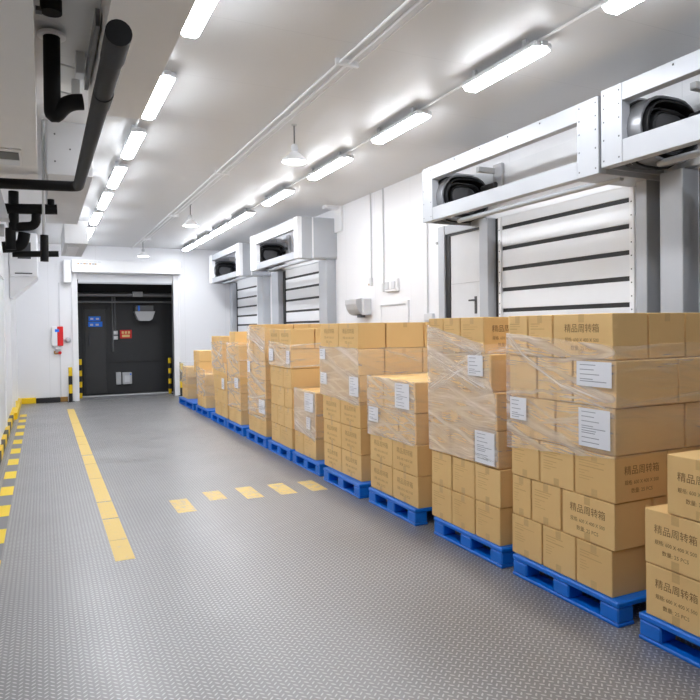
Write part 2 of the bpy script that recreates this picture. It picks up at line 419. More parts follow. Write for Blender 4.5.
# things in the vestibule
YB = 20.25
t = thing('steel_door', 'charcoal steel door with blue signs in the dark space beyond the far doorway', 'door', (1.4, YB, 0))
B((1.12, YB - 0.05, 0.02), (1.68, YB, 2.46), 'door_leaf', 'dark_door', t, 0.008)
fr = MB(); fr.box((1.06, YB - 0.06, 0), (1.12, YB, 2.52)); fr.box((1.68, YB - 0.06, 0), (1.74, YB, 2.52)); fr.box((1.06, YB - 0.06, 2.46), (1.74, YB, 2.52)); fr.build('door_frame', 'dark_wall', t)
MB().tube(fillet([(1.22, YB - 0.05, 1.72), (1.22, YB - 0.10, 1.72), (1.22, YB - 0.10, 1.42), (1.22, YB - 0.05, 1.42)], 0.03), 0.014, 8).build('handle', 'dark_metal', t, True)
for k, (x0, x1, z0, z1) in enumerate(((1.21, 1.53, 2.12, 2.25), (1.20, 1.58, 1.95, 2.10))):
    s = MB(); s.box((x0, YB - 0.062, z0), (x1, YB - 0.05, z1), 0.004)
    for q in range(2): s.box((x0 + 0.05 + q * 0.15, YB - 0.064, z0 + 0.035), (x0 + 0.13 + q * 0.15, YB - 0.0615, z0 + 0.085), 0, 1)
    o = s.build('sign_plate', ['sign_blue', 'light_grey'], t); o['label'] = 'small blue sign'
t = thing('notice_sign', 'red notice board with cream marks on the charcoal wall beyond the doorway', 'sign', (2.23, YB, 1.6))
B((2.06, YB - 0.03, 1.60), (2.39, YB, 1.85), 'board', 'red', t, 0.006)
s = MB()
for q in range(3): s.box((2.11 + q * 0.085, YB - 0.034, 1.74), (2.17 + q * 0.085, YB - 0.03, 1.81))
s.box((2.12, YB - 0.034, 1.64), (2.33, YB - 0.03, 1.71)); s.build('lettering', 'cream', t)
for k, z in enumerate((1.57, 1.715)):
    t = thing('wall_switch', 'white %s switch box of the pair beside the red notice board' % ('lower', 'upper')[k], 'switch', (1.92, YB, z), 'switches beyond the doorway')
    B((1.85, YB - 0.05, z), (2.0, YB, z + 0.115), 'case', 'light_grey', t, 0.01); B((1.89, YB - 0.058, z + 0.03), (1.96, YB - 0.05, z + 0.085), 'rocker', 'white', t, 0.004)
t = thing('bulkhead_lamp', 'pale trapezoid lamp body hanging in the dark beyond the far doorway', 'lamp', (2.73, YB, 2.1))
MB().prism([(2.44, 2.385), (3.02, 2.385), (2.94, 2.16), (2.87, 2.11), (2.60, 2.11), (2.53, 2.16)], 1, YB - 0.35, YB - 0.02).build('lamp_bowl', 'grey', t)
B((2.47, YB - 0.32, 2.385), (2.98, YB, 2.56), 'bracket_box', 'dark_metal', t, 0.01)
B((2.54, YB - 0.345, 2.40), (2.59, YB - 0.32, 2.55), 'tag', 'sign_blue', t)
t = thing('socket_box', 'pale grey twin electrical box low on the charcoal wall beyond the doorway', 'electrical box', (2.15, YB, 0.25))
B((1.93, YB - 0.07, 0.26), (2.07, YB, 0.62), 'narrow_box', 'grey', t, 0.01); B((2.10, YB - 0.09, 0.26), (2.37, YB, 0.61), 'wide_box', 'grey', t, 0.015)
B((2.16, YB - 0.10, 0.33), (2.30, YB - 0.09, 0.52), 'cover', 'light_grey', t, 0.004); B((2.31, YB - 0.10, 0.53), (2.35, YB - 0.09, 0.57), 'label_dot', 'sign_blue', t)
for x, lab in ((1.86, 'dark conduit dropping to a low end beside the charcoal door'), (1.93, 'dark conduit dropping to the white switches beyond the doorway')):
    tag(MB().tube([(x, YB - 0.04, 2.85), (x, YB - 0.04, 1.22 if x < 1.9 else 1.84)], 0.026, 8).build('conduit', 'drum_grey', None, True), lab, 'conduit', 'conduits beyond the doorway')
for z, r, yy, lab in ((2.86, 0.06, 19.9, 'thick dark pipe across the top of the space beyond the doorway'), (2.66, 0.03, 20.1, 'thin dark pipe below the thick one beyond the doorway')):
    tag(MB().tube([(0.6, yy, z), (3.55, yy, z)], r, 12).build('pipe', 'drum_grey', None, True), lab, 'pipe', 'pipes beyond the doorway')
tag(B((2.38, 19.75, 2.80), (2.66, 19.84, 2.95), 'junction_box', 'grey', None, 0.01), 'pale junction box on the thick pipe beyond the doorway', 'electrical box')
tag(B((0.62, YB - 0.02, 0.9), (3.54, YB - 0.001, 0.92), 'wall_rail', 'black'), 'black rail low across the charcoal wall beyond the doorway', 'rail')

# striped bollards
def bollard(x, y, h, r, lab, nb_=5):
    t = thing('striped_bollard', lab, 'bollard', (x, y, 0), 'striped posts beside the far doorway')
    hs = h / nb_
    for k in range(nb_):
        MB().lathe([(r, 0), (r, hs)], (x, y, k * hs), 16).build('band', 'yellow' if k % 2 == (nb_ - 1) % 2 else 'black', t, True)
    MB().lathe([(r * 2.0, 0), (r * 2.0, 0.012)], (x, y, 0.0), 16).build('base_plate', 'black', t, True)
bollard(0.645, FY - 0.16, 0.9, 0.047, 'yellow and black post in front of the wall beside the doorway, fire box side', 4)
bollard(3.49, FY - 0.16, 0.9, 0.047, 'yellow and black post in front of the wall, by the farthest pallet', 4)
bollard(0.92, 19.25, 1.07, 0.045, 'yellow and black post inside the doorway opening, fire box side', 7)
bollard(3.30, 19.25, 1.03, 0.045, 'yellow and black post inside the doorway opening, pallet side', 7)

# fire alarm box
t = thing('fire_alarm_box', 'red and white alarm box on the far wall left of the doorway', 'alarm box', (0.36, FY, 1.7))
B((0.225, FY - 0.12, 1.46), (0.355, FY, 1.96), 'white_half', 'white', t, 0.01); B((0.357, FY - 0.12, 1.46), (0.495, FY, 1.96), 'red_half', 'red', t, 0.01)
o = MB().box((0.30, FY - 0.125, 1.82), (0.40, FY - 0.12, 1.89)).build('blue_label', 'sign_blue', t)
B((0.31, FY - 0.09, 1.36), (0.44, FY, 1.44), 'gland', 'light_grey', t, 0.01)
t = thing('alarm_valve', 'small brass fitting with red knob under the alarm box', 'valve', (0.37, FY, 1.28))
MB().tube(fillet([(0.29, FY - 0.05, 1.33), (0.29, FY - 0.05, 1.26), (0.40, FY - 0.05, 1.27)], 0.03), 0.022, 10).build('elbow', 'brass', t, True)
MB().tube([(0.41, FY - 0.05, 1.28), (0.41, FY - 0.10, 1.28)], 0.04, 14).build('knob', 'red', t, True)
t = thing('bell', 'small round grey bell on the far wall beside the alarm box', 'bell', (0.6, FY, 1.6))
MB().tube([(0.61, FY, 1.605), (0.61, FY - 0.05, 1.605), (0.61, FY - 0.09, 1.605)], [0.075, 0.07, 0.035], 18).build('dome', 'grey', t, True)
B((0.50, FY - 0.04, 1.58), (0.57, FY, 1.63), 'bracket', 'grey', t)

# ------------------------------------------------------------------ spiral doors along the right wall
FX = 4.26
def spiral_housing(y0, y1, z0, z1, lab, op0, op1, oz0, oz1, post_mat='alu', rivets=True, seam=False):
    """frame box above a door: y0 near end, y1 far end; op0/op1 the opening in the front, oz0/oz1 its height"""
    t = thing('spiral_door_housing', lab, 'door housing', (4.65, (y0 + y1) / 2, z0), 'frame boxes above the spiral doors')
    th = 0.02
    def riv(mb, pts):
        for (yy, zz) in pts: mb.box((FX - 0.005, yy - 0.007, zz - 0.007), (FX, yy + 0.007, zz + 0.007), 0, 1)
    r = MB(); r.box((FX, op0, oz1), (FX + 0.09, op1, z1), 0.004)
    if rivets: riv(r, [(op0 + (op1 - op0) * q, z1 - 0.03) for q in (0.2, 0.4, 0.6, 0.8)])
    r.build('top_rail', ['alu', 'dark_metal'], t)
    r = MB(); r.box((FX, op0, z0), (FX + 0.09, op1, oz0), 0.004); r.build('bottom_rail', ['alu', 'dark_metal'], t)
    for (a, b) in ((y0, op0), (op1, y1)):
        r = MB(); r.box((FX - 0.004, a, z0), (FX + 0.09, b, z1), 0.004)
        if rivets: riv(r, [(q, zz) for q in (a + 0.03, b - 0.03) for zz in (z0 + 0.05, z0 + 0.22, (z0 + z1) / 2 + 0.05, z1 - 0.16, z1 - 0.05)])
        r.build('corner_post', [post_mat, 'dark_metal'], t)
    if seam:
        B((FX + 0.09, y0, z0), (4.56, y0 + th, z1), 'end_panel', 'alu', t); B((4.575, y0 - 0.008, z0 + 0.02), (WX, y0 + th, z1), 'end_panel', 'alu_grey', t, 0.004)
        B((4.55, y0 - 0.014, z0 + 0.01), (4.575, y0 + th, z1), 'end_rib', 'white', t)
    else:
        B((FX + 0.09, y0, z0), (WX, y0 + th, z1), 'end_panel', 'alu', t)
    B((FX + 0.09, y1 - th, z0), (WX, y1, z1), 'end_panel', 'alu', t)
    B((FX + 0.09, y0 + th, z0), (WX, op0 + 0.06, z0 + 0.02), 'bottom_panel', 'alu_grey', t)
    B((4.98, y0 + th, z0 + 0.02), (WX - 0.001, y1 - th, z1 - th), 'back_panel', 'slat', t)
    MB().tube([(4.58, y0 + 0.05, z0 + 0.0), (4.58, y1 - 0.3, z0 + 0.0)], 0.028, 14).build('roller_tube', 'alu_grey', t, True)
    # spiral track at the far end: nested pill-shaped rings the curtain rolls up in
    cz = (z0 + z1) / 2 - 0.03; hx = 0.31; cx = 4.66; L = (y1 - op0) * 0
    def pill(hw, hh, n=10):
        rr = hh; p = []
        for k in range(n + 1): a = -math.pi / 2 + math.pi * k / n; p.append((cx + hw - rr + rr * math.cos(a), cz + rr * math.sin(a)))
        for k in range(n + 1): a = math.pi / 2 + math.pi * k / n; p.append((cx - hw + rr + rr * math.cos(a), cz + rr * math.sin(a)))
        return p
    def ring(o, i, ya, yb, name, mat, par):
        n = len(o); vs = [(u, yy, w_) for yy in (ya, yb) for lst in (o, i) for (u, w_) in lst]
        fs = []
        for k in range(n):
            q = (k + 1) % n
            fs += [(k, q, n + q, n + k), (2 * n + k, 3 * n + k, 3 * n + q, 2 * n + q), (k, 2 * n + k, 2 * n + q, q), (n + k, n + q, 3 * n + q, 3 * n + k)]
        return MB().add(vs, fs).build(name, mat, par, True)
    ye = y1 - 0.05; hw, hh = 0.35, 0.262; cz = (z0 + z1) / 2 - 0.045
    tr = MB().prism(pill(hw, hh), 1, ye - 0.06, ye).build('spiral_track', 'rubber', t); tr['label'] = 'black pill-shaped spiral track'
    ring(pill(hw, hh), pill(hw - 0.02, hh - 0.02), ye - 0.30, ye - 0.06, 'outer_ring', 'drum_grey', tr)
    for q, (dw, dep, mt_) in enumerate(((0.045, 0.33, 'rubber'), (0.085, 0.26, 'dark_metal'), (0.125, 0.31, 'rubber'), (0.165, 0.24, 'dark_metal'))):
        ring(pill(hw - dw, hh - dw), pill(hw - dw - 0.014, hh - dw - 0.014), ye - dep, ye - 0.06, 'track_ring', mt_, tr)
    dr = MB().prism(pill(0.10, 0.10)[:11] + pill(0.22, 0.10)[11:], 1, ye - 0.34, ye - 0.06); dr.build('drum', 'dark_metal', tr)
    ring(pill(hw + 0.02, hh + 0.018), pill(hw, hh), ye - 0.13, ye - 0.09, 'flange_ring', 'rubber', tr)
    br = MB(); br.box((4.93, ye - 0.62, cz + 0.02), (4.975, ye - 0.46, z1 - 0.0), 0.004); br.box((4.70, ye - 0.5, cz + 0.27), (4.95, ye - 0.44, cz + 0.33), 0.004); br.build('bracket', 'grey', t)
    mt = MB(); mt.tube([(4.90, ye - 0.3, cz + 0.12), (4.90, ye - 0.55, cz + 0.12)], 0.035, 12); mt.build('drive_shaft', 'dark_metal', t, True)
    return t

def spiral_door(n, c0, c1, ztop, z0strip, cols, seals, guides):
    d = sempty('door_%d' % n, (WX, (c0 + c1) / 2, 0))
    sl = MB(); pitch = 0.245; z = z0strip
    zs = [z0strip + k * pitch for k in range(-14, 8) if 0.05 < z0strip + k * pitch < ztop]
    prev = 0.0
    for zz in zs:
        if zz - 0.022 - prev > 0.03: sl.box((4.985, c0, prev), (5.03, c1, zz - 0.028), 0.003, 0)
        sl.box((4.995, c0, zz - 0.028), (5.03, c1, zz + 0.017), 0, 1); prev = zz + 0.017
    sl.box((4.985, c0, prev), (5.03, c1, ztop), 0.003, 0)
    sl.build('slat_curtain', ['slat', 'rubber'], d)
    for (a, b, dep, mat) in cols: B((dep, a, 0), (WX, b, 3.14), 'side_column', mat, d, 0.006)
    for (a, b) in seals: B((4.97, a, 0), (WX, b, 3.13), 'rubber_seal', 'rubber', d)
    for (a, b) in guides:
        g = MB(); g.box((4.965, a, 0), (WX, b, 3.13), 0.003)
        for k in range(24): g.box((4.962, (a + b) / 2 - 0.006, 0.1 + k * 0.125), (4.965, (a + b) / 2 + 0.006, 0.112 + k * 0.125), 0, 1)
        g.build('guide_strip', ['white', 'dark_metal'], d)
    return d
# door under the second housing from the camera
spiral_door(2, 4.44, 6.33, 3.14, 2.766, [(4.145, 4.264, 4.85, 'alu'), (6.43, 6.60, 4.85, 'alu')], [(6.38, 6.43)], [(4.385, 4.44), (6.33, 6.38)])
# nearest spiral door
spiral_door(3, 1.35, 3.58, 3.14, 2.766, [(3.785, 4.01, 4.85, 'alu_grey'), (1.0, 1.25, 4.85, 'alu')], [(3.655, 3.72), (4.02, 4.10)], [(3.58, 3.655), (1.28, 1.35)])
spiral_door(4, 11.97, 14.0, 3.14, 2.95, [(11.36, 11.75, 4.86, 'alu_grey'), (14.18, 14.62, 4.86, 'alu_grey')], [(14.0, 14.14)], [(11.80, 11.97)])
spiral_door(5, 16.15, 18.05, 3.14, 2.93, [(15.31, 15.75, 4.86, 'alu_grey'), (18.1, 18.4, 4.86, 'alu_grey')], [(18.03, 18.08)], [(15.9, 16.15)])
spiral_housing(4.12, 6.93, 3.115, 3.765, 'long silver frame box over the slatted door, second from the camera', 4.365, 6.71, 3.27, 3.608)
spiral_housing(1.25, 4.09, 3.15, 3.79, 'silver frame box nearest the camera, cut by the picture edge', 1.5, 3.872, 3.335, 3.648)
hc = spiral_housing(11.30, 14.28, 3.13, 3.89, 'silver frame box over the third door, closed end panel toward the camera', 11.475, 13.86, 3.262, 3.68, 'white', False, True)
mbk = MB(); mbk.box((5.0, 11.0, 3.62), (WX, 11.3, 4.06), 0.004); mbk.box((4.72, 11.05, 4.03), (WX, 11.2, CZ), 0.004); mbk.build('mounting_bracket', 'white', hc)
spiral_housing(15.22, 18.28, 3.11, 3.88, 'silver frame box over the fourth door, next to the far wall', 15.48, 17.95, 3.235, 3.72, 'white', False, True)

# small personnel door behind the long housing
d = sempty('door_10', (WX, 7.25, 0))
B((4.99, 6.62, 0), (WX, 7.42, 3.05), 'door_panel', 'light_grey', d)
sm = MB()
for z in (0.6, 1.2, 1.8, 2.4): sm.box((4.985, 6.62, z), (4.99, 7.42, z + 0.008))
sm.build('panel_seam', 'grey', d)
B((4.975, 7.42, 0), (WX, 7.52, 3.08), 'rubber_seal', 'rubber', d); B((4.975, 6.62, 3.05), (WX, 7.42, 3.08), 'rubber_seal', 'rubber', d)
B((4.95, 7.52, 0), (WX, 7.67, 3.2), 'door_jamb', 'alu_grey', d, 0.004); B((4.96, 6.62, 3.08), (WX, 7.52, 3.2), 'door_head', 'alu', d, 0.004)
hd = MB(); hd.tube(fillet([(4.99, 6.86, 2.17), (4.93, 6.86, 2.17), (4.93, 6.93, 2.17)], 0.015), 0.012, 8); hd.box((4.985, 6.84, 2.0), (4.99, 6.89, 2.22)); hd.build('handle', 'dark_metal', d)

# bits on the right wall between the doors
t = thing('emergency_light', 'grey curved emergency light on the white wall between the doors', 'light', (WX, 10.3, 2.05))
MB().prism([(WX, 2.05), (WX, 2.33), (4.90, 2.335), (4.80, 2.315), (4.80, 2.24), (4.83, 2.15), (4.88, 2.08), (4.95, 2.05)], 1, 9.98, 10.42).build('hood', 'grey', t)
B((4.90, 9.90, 2.05), (WX, 9.98, 2.33), 'end_cap', 'light_grey', t, 0.01); B((4.90, 10.0, 2.01), (4.98, 10.15, 2.06), 'mount', 'dark_metal', t)
t = thing('switch_panel', 'white switch plate with two rows of buttons above the access hatch', 'switch', (WX, 9.13, 2.5))
B((5.0, 8.93, 2.40), (WX, 9.33, 2.60), 'back_plate', 'white', t, 0.008)
for q in (8.98, 9.18): B((4.985, q, 2.44), (5.0, q + 0.12, 2.56), 'rocker_group', 'light_grey', t, 0.006)
t = thing('access_hatch', 'white access hatch in the wall behind the pallets', 'hatch', (WX, 9.1, 1.2))
B((5.03, 8.70, 1.25), (WX, 9.50, 2.20), 'hatch_leaf', 'white', t); fr = MB(); fr.box((5.015, 9.50, 1.2), (WX, 9.57, 2.25)); fr.box((5.015, 8.63, 1.2), (WX, 8.70, 2.25)); fr.box((5.015, 8.70, 2.20), (WX, 9.50, 2.25)); fr.build('hatch_frame', 'white', t)
B((5.012, 8.70, 2.185), (5.03, 9.50, 2.20), 'top_seam', 'grey', t)
for (yy, z0, lab) in ((9.86, 2.62, 'thin conduit down the wall to a small box above the emergency light'), (9.42, 2.50, 'thin conduit down the wall to the switch plate'), (8.09, 2.02, 'thin conduit down the wall near the personnel door')):
    t = thing('wall_conduit', lab, 'conduit', (WX, yy, z0), 'conduits on the door wall')
    MB().tube([(5.035, yy, CZ), (5.035, yy, z0)], 0.012, 8).build('pipe', 'light_grey', t, True)
    if yy != 8.09: B((5.01, yy - 0.035, z0 - 0.08), (WX, yy + 0.035, z0 + 0.05), 'end_box', 'light_grey', t, 0.006)
B((5.0, 7.92, 1.92), (WX, 8.14, 2.03), 'end_box', 'light_grey', t, 0.008)
tag(B((5.02, 9.89, 2.55), (WX, 9.95, 2.58), 'cable_gland', 'brass', None, 0.004), 'brass gland at the side of the small conduit box', 'gland')
tag(MB().tube([(WX, 7.83, 3.01), (5.02, 7.83, 3.01)], 0.02, 10).build('wall_sensor', 'grey', None, True), 'small grey sensor button high on the wall by the personnel door', 'sensor')

# ------------------------------------------------------------------ ceiling lamps
def batten(x, y0, y1, lab, w_=0.13):
    t = thing('batten_light', lab, 'ceiling light', (x, (y0 + y1) / 2, 3.95), 'batten lights in two rows')
    B((x - w_ / 2, y0, 3.984), (x + w_ / 2, y1, 4.03), 'housing', 'light_grey', t, 0.010)
    hw = w_ / 2
    df = MB().prism([(x - hw + 0.006, 3.984), (x - hw + 0.006, 3.978), (x - hw + 0.034, 3.953), (x + hw - 0.034, 3.953), (x + hw - 0.006, 3.978), (x + hw - 0.006, 3.984)], 1, y0 + 0.02, y1 - 0.02)
    df.build('diffuser', 'lamp', t)
    for yy in (y0 + 0.15, y1 - 0.15): B((x - 0.065, yy - 0.02, 4.03), (x - 0.03, yy + 0.02, CZ - 0.001), 'hanger', 'grey', t)
    for yy in (y0, y1): B((x - 0.03, yy - 0.02, 3.99), (x + 0.03, yy + 0.02, 4.03), 'end_gland', 'grey', t, 0.006)
RX = 3.535
Rl = [(2.2, 3.42), (3.92, 5.03), (5.65, 6.84), (7.49, 8.85), (9.63, 10.97), (11.74, 13.15), (13.3, 14.78), (14.98, 16.4), (16.62, 18.05)]
ordn = ['first', 'second', 'third', 'fourth', 'fifth', 'sixth', 'seventh', 'eighth', 'ninth', 'tenth', 'eleventh', 'twelfth']
for i, (a, b) in enumerate(Rl): batten(RX, a + 0.04, b - 0.10, 'white batten light over the pallets, %s from the camera along its row' % ordn[i], 0.17)
Ll = [(0.15, 1.35), (1.9, 3.1), (3.65, 4.84), (5.69, 6.87), (7.35, 8.63), (9.03, 10.48), (10.81, 12.34), (12.72, 14.19), (14.63, 16.23), (16.61, 17.93)]  # row runs on out of view; first lamp added to light the near carton fronts
for i, (a, b) in enumerate(Ll): batten(0.96 + 0.05 * (1 - (i - 1) / 8), a + (0.06 if i > 3 else 0.0), b - (0.10 if i > 3 else 0.02), 'white batten light over the walkway, %s from the camera along its row' % ordn[i], 0.15)
tag(MB().tube([(RX + 0.01, BY, 4.06), (RX + 0.01, FY, 4.06)], 0.011, 8).build('conduit', 'white', None, True), 'white conduit linking the batten lights over the pallets', 'conduit', 'ceiling conduits')
tag(MB().tube([(1.0, BY, 4.06), (0.93, FY, 4.06)], 0.011, 8).build('conduit', 'white', None, True), 'white conduit linking the batten lights over the walkway', 'conduit', 'ceiling conduits')
for k, (x, r, lab) in enumerate(((2.26, 0.012, 'first of three white conduits along the ceiling middle, walkway side'), (2.34, 0.012, 'middle one of three white conduits along the ceiling middle'), (2.41, 0.006, 'thin cable beside two white conduits along the ceiling middle, pallet side'))):
    tag(MB().tube([(x + 0.06, BY, 4.06), (x - 0.02, FY - (0 if k == 0 else 1.2), 4.06)], r, 10).build('conduit', 'white', None, True), lab, 'conduit', 'ceiling conduits')
for k, y in enumerate((5.0, 9.2, 13.0, 16.6)):
    tag(B((2.25, y, 4.035), (2.46, y + 0.03, CZ - 0.001), 'conduit_clamp', 'white', None, 0.003), 'white clamp across the ceiling conduits, %s from the camera' % ordn[k], 'clamp', 'conduit clamps')

def pendant(x, y, ztop, zrim, lab):
    t = thing('pendant_lamp', lab, 'pendant lamp', (x, y, zrim), 'bell pendant lamps')
    MB().tube([(x, y, CZ), (x, y, zrim + 0.17)], 0.008, 8).build('stem', 'dark_metal', t, True)
    MB().lathe([(0.03, 0.0), (0.03, 0.012)], (x, y, CZ - 0.012), 16).build('ceiling_cup', 'grey', t, True)
    MB().lathe([(0.03, 0.11), (0.038, 0.14), (0.034, 0.18), (0.02, 0.20)], (x, y, zrim), 18).build('lamp_holder', 'grey', t, True)
    sh_ = MB(); n = 28; prof = [(0.035, 0.115), (0.06, 0.10), (0.10, 0.055), (0.14, 0.022), (0.15, 0.0)]
    vs = [(x + r * math.cos(2 * math.pi * j / n), y + r * math.sin(2 * math.pi * j / n), zrim + z) for r, z in prof for j in range(n)]
    sh_.add(vs, [(i * n + j, i * n + (j + 1) % n, (i + 1) * n + (j + 1) % n, (i + 1) * n + j) for i in range(len(prof) - 1) for j in range(n)])
    o = sh_.build('shade', 'white', t, True); md = o.modifiers.new('thick', 'SOLIDIFY'); md.thickness = 0.004
    MB().lathe([(0.01, 0.035), (0.09, 0.03), (0.13, 0.004), (0.09, -0.010), (0.01, -0.018)], (x, y, zrim), 24).build('glowing_lens', 'bulb', t, True)
pendant(2.56, 6.84, CZ, 3.675, 'bell pendant lamp under the ceiling conduits, nearest the camera')
pendant(2.455, 11.93, CZ, 3.705, 'bell pendant lamp in the middle of the three')
pendant(2.35, 17.26, CZ, 3.70, 'bell pendant lamp hanging before the far doorway')

# ------------------------------------------------------------------ ducts, soffits and black pipes on the left
struct(B((LX, 0.6, 3.36), (-0.01, 7.3, CZ), 'ceiling_soffit', 'soffit'))
t = thing('air_grille', 'recessed slot grille in the white soffit underside at upper left', 'vent', (-0.35, 6.4, 3.36))
B((-0.62, 6.10, 3.345), (-0.13, 6.70, 3.36), 'rim', 'soffit', t, 0.004); B((-0.60, 6.17, 3.34), (-0.15, 6.42, 3.346), 'dark_slot', 'dark_metal', t); B((-0.60, 6.43, 3.338), (-0.15, 6.62, 3.346), 'flap', 'light_grey', t)
struct(B((0.41, -1.0, 3.80), (0.865, 6.36, CZ), 'ceiling_beam', 'soffit'))
t = thing('air_duct', 'white panelled duct under the ceiling beyond the black pipe', 'duct', (0.3, 9.0, 3.52))
B((0.09, 7.7, 3.52), (0.535, 11.2, CZ), 'duct_body', 'duct_grey', t, 0.004)
B((0.08, 7.69, 3.515), (0.095, 7.70, CZ), 'corner_trim', 'grey', t)
sc_ = MB()
for p in ((0.16, 3.66), (0.46, 3.66), (0.16, 3.95), (0.46, 3.95), (0.31, 3.8)): sc_.box((p[0] - 0.008, 7.694, p[1] - 0.008), (p[0] + 0.008, 7.70, p[1] + 0.008))
sc_.build('screw_heads', 'dark_metal', t)
t = thing('junction_duct', 'white box duct hanging at the ceiling left of the shutter housing', 'duct', (0.6, 14.1, 3.41))
B((0.40, 13.0, 3.44), (0.80, 15.3, 3.86), 'duct_body', 'duct_grey', t, 0.004); B((0.46, 13.3, 3.41), (0.66, 15.0, 3.44), 'bottom_plate', 'light_grey', t)
for q in (13.4, 14.9): B((0.55, q, 3.86), (0.62, q + 0.05, CZ), 'hanger', 'grey', t)
t = thing('cassette_unit', 'white air unit with dark grille high on the wall in the far left corner', 'air conditioner', (-0.3, 16.2, 3.0))
B((-0.62, 16.0, 3.04), (-0.055, 17.2, 4.0), 'case', 'white', t, 0.02); B((-0.45, 15.985, 3.43), (-0.19, 16.0, 3.79), 'grille', 'dark_metal', t); B((-0.51, 15.99, 3.10), (-0.17, 16.0, 3.125), 'slot', 'dark_metal', t)
MB().prism([(-0.62, 3.04), (-0.06, 3.04), (-0.52, 2.62), (-0.62, 2.55)], 1, 16.05, 17.1).build('drain_pan', 'white', t)

def pipe(pts, r, lab, mat='black_pipe', collars=(), fil=0.0, cat='pipe', grp='black insulated pipes'):
    t = thing('insulated_pipe', lab, cat, pts[0], grp)
    P = fillet(pts, fil) if fil else [Vector(p) for p in pts]
    MB().tube(P, r, 18).build('run', mat, t, True)
    for a, b, rr in collars: MB().tube([a, b], rr, 18).build('collar', mat, t, True)
    return t
pipe([(0.312, 2.90, 3.085), (0.350, 7.0, 3.265), (-0.60, 7.0, 3.235)], 0.050, 'long black pipe under the ceiling beam turning to the wall', fil=0.09,
     collars=[((0.312, 2.89, 3.085), (0.317, 3.2, 3.10), 0.055), ((0.322, 3.75, 3.121), (0.3245, 4.0, 3.133), 0.053)])
for y0 in (5.75, 6.4): tag(B((0.28, y0 - 0.05, 3.91), (0.35, y0 + 0.1, CZ), 'pipe_clamp', 'light_grey', None, 0.006), '%s white clamp block near the black drop pipe' % ('farther' if y0 > 6 else 'nearer'), 'clamp')
t = pipe([(0.106, 5.4, 4.07), (0.100, 5.4, 3.43), (0.20, 5.4, 3.57), (0.315, 5.4, 3.587)], 0.060, 'black drop pipe from a round ceiling flange with short elbow', fil=0.08)
o = MB().lathe([(0.10, 0), (0.10, 0.02), (0.085, 0.03)], (0.106, 5.4, CZ - 0.05), 24).build('flange', 'white', t, True); o['label'] = 'white round flange'
t = pipe([(0.096, 4.9, CZ), (0.096, 4.9, 4.0)], 0.07, 'short black pipe stub at the ceiling, top edge of view')
B((0.0, 4.87, 3.99), (0.04, 4.93, 4.02), 'bracket', 'dark_metal', t)
tag(MB().box((0.365, 4.75, 3.90), (0.395, 6.05, 4.02)).build('gap_strip', 'dark_metal', None), 'dark strip standing in for the shaded gap beside the ceiling beam', 'tray')  # dark strip paints the shaded gap beside the beam
for k, (y0, z) in enumerate(((5.75, 3.98), (6.4, 3.98))):
    tag(MB().tube([(0.17, y0, z), (0.30, y0, z - 0.02)], 0.008, 8).build('hanger_rod', 'grey', None, True), '%s thin grey rod near the black drop pipe' % ('nearer', 'farther')[k], 'rod')
YP = 8.6
pipe([(-0.27, YP, 3.48), (-0.275, YP, 3.02)], 0.055, 'black upright pipe below the soffit at the wall')
t = pipe([(-0.36, YP - 0.02, 3.27), (0.19, YP - 0.02, 3.295)], 0.060, 'black crosswise pipe with a stub on top')
MB().tube([(0.125, YP - 0.02, 3.29), (0.125, YP - 0.02, 3.41)], 0.04, 14).build('stub', 'black_pipe', t, True)
pipe([(-0.29, YP, 3.065), (-0.04, YP, 3.09), (-0.035, YP, 3.26)], 0.052, 'black pipe bent up into the crosswise pipe', fil=0.08)
pipe([(-0.40, YP + 0.05, 2.83), (-0.19, YP + 0.05, 2.85), (-0.165, YP + 0.05, 3.01)], 0.066, 'thick black pipe elbow lowest at the wall', fil=0.09)
pipe([(-0.31, YP, 3.05), (-0.31, YP, 2.80)], 0.056, 'short black upright pipe above the thick elbow')
pipe([(-0.30, YP + 0.1, 2.76), (0.20, YP + 0.1, 2.78)], 0.036, 'thin black crosswise pipe, lowest of the cluster')
pipe([(0.046, YP - 0.05, 2.98), (0.042, YP - 0.05, 2.67)], 0.046, 'black upright stub crossing the thin low pipe')
tag(MB().tube([(0.05, 7.6, 4.06), (0.038, YP - 0.05, 2.98)], 0.016, 10).build('threaded_rod', 'grey', None, True), 'grey hanger rod between soffit and duct', 'rod')
tag(MB().tube([(-0.60, YP - 0.3, 2.98), (-0.36, YP - 0.3, 2.98)], 0.07, 16).build('pipe_stub', 'grey', None, True), 'grey pipe stub from the wall beside the black cluster', 'pipe')
tag(MB().prism([(LX, 3.06), (-0.30, 3.06), (-0.37, 3.36), (LX, 3.36)], 1, YP - 0.7, YP - 0.4).build('wall_bracket', 'grey', None), 'grey sloped bracket on the wall beneath the soffit end', 'bracket')

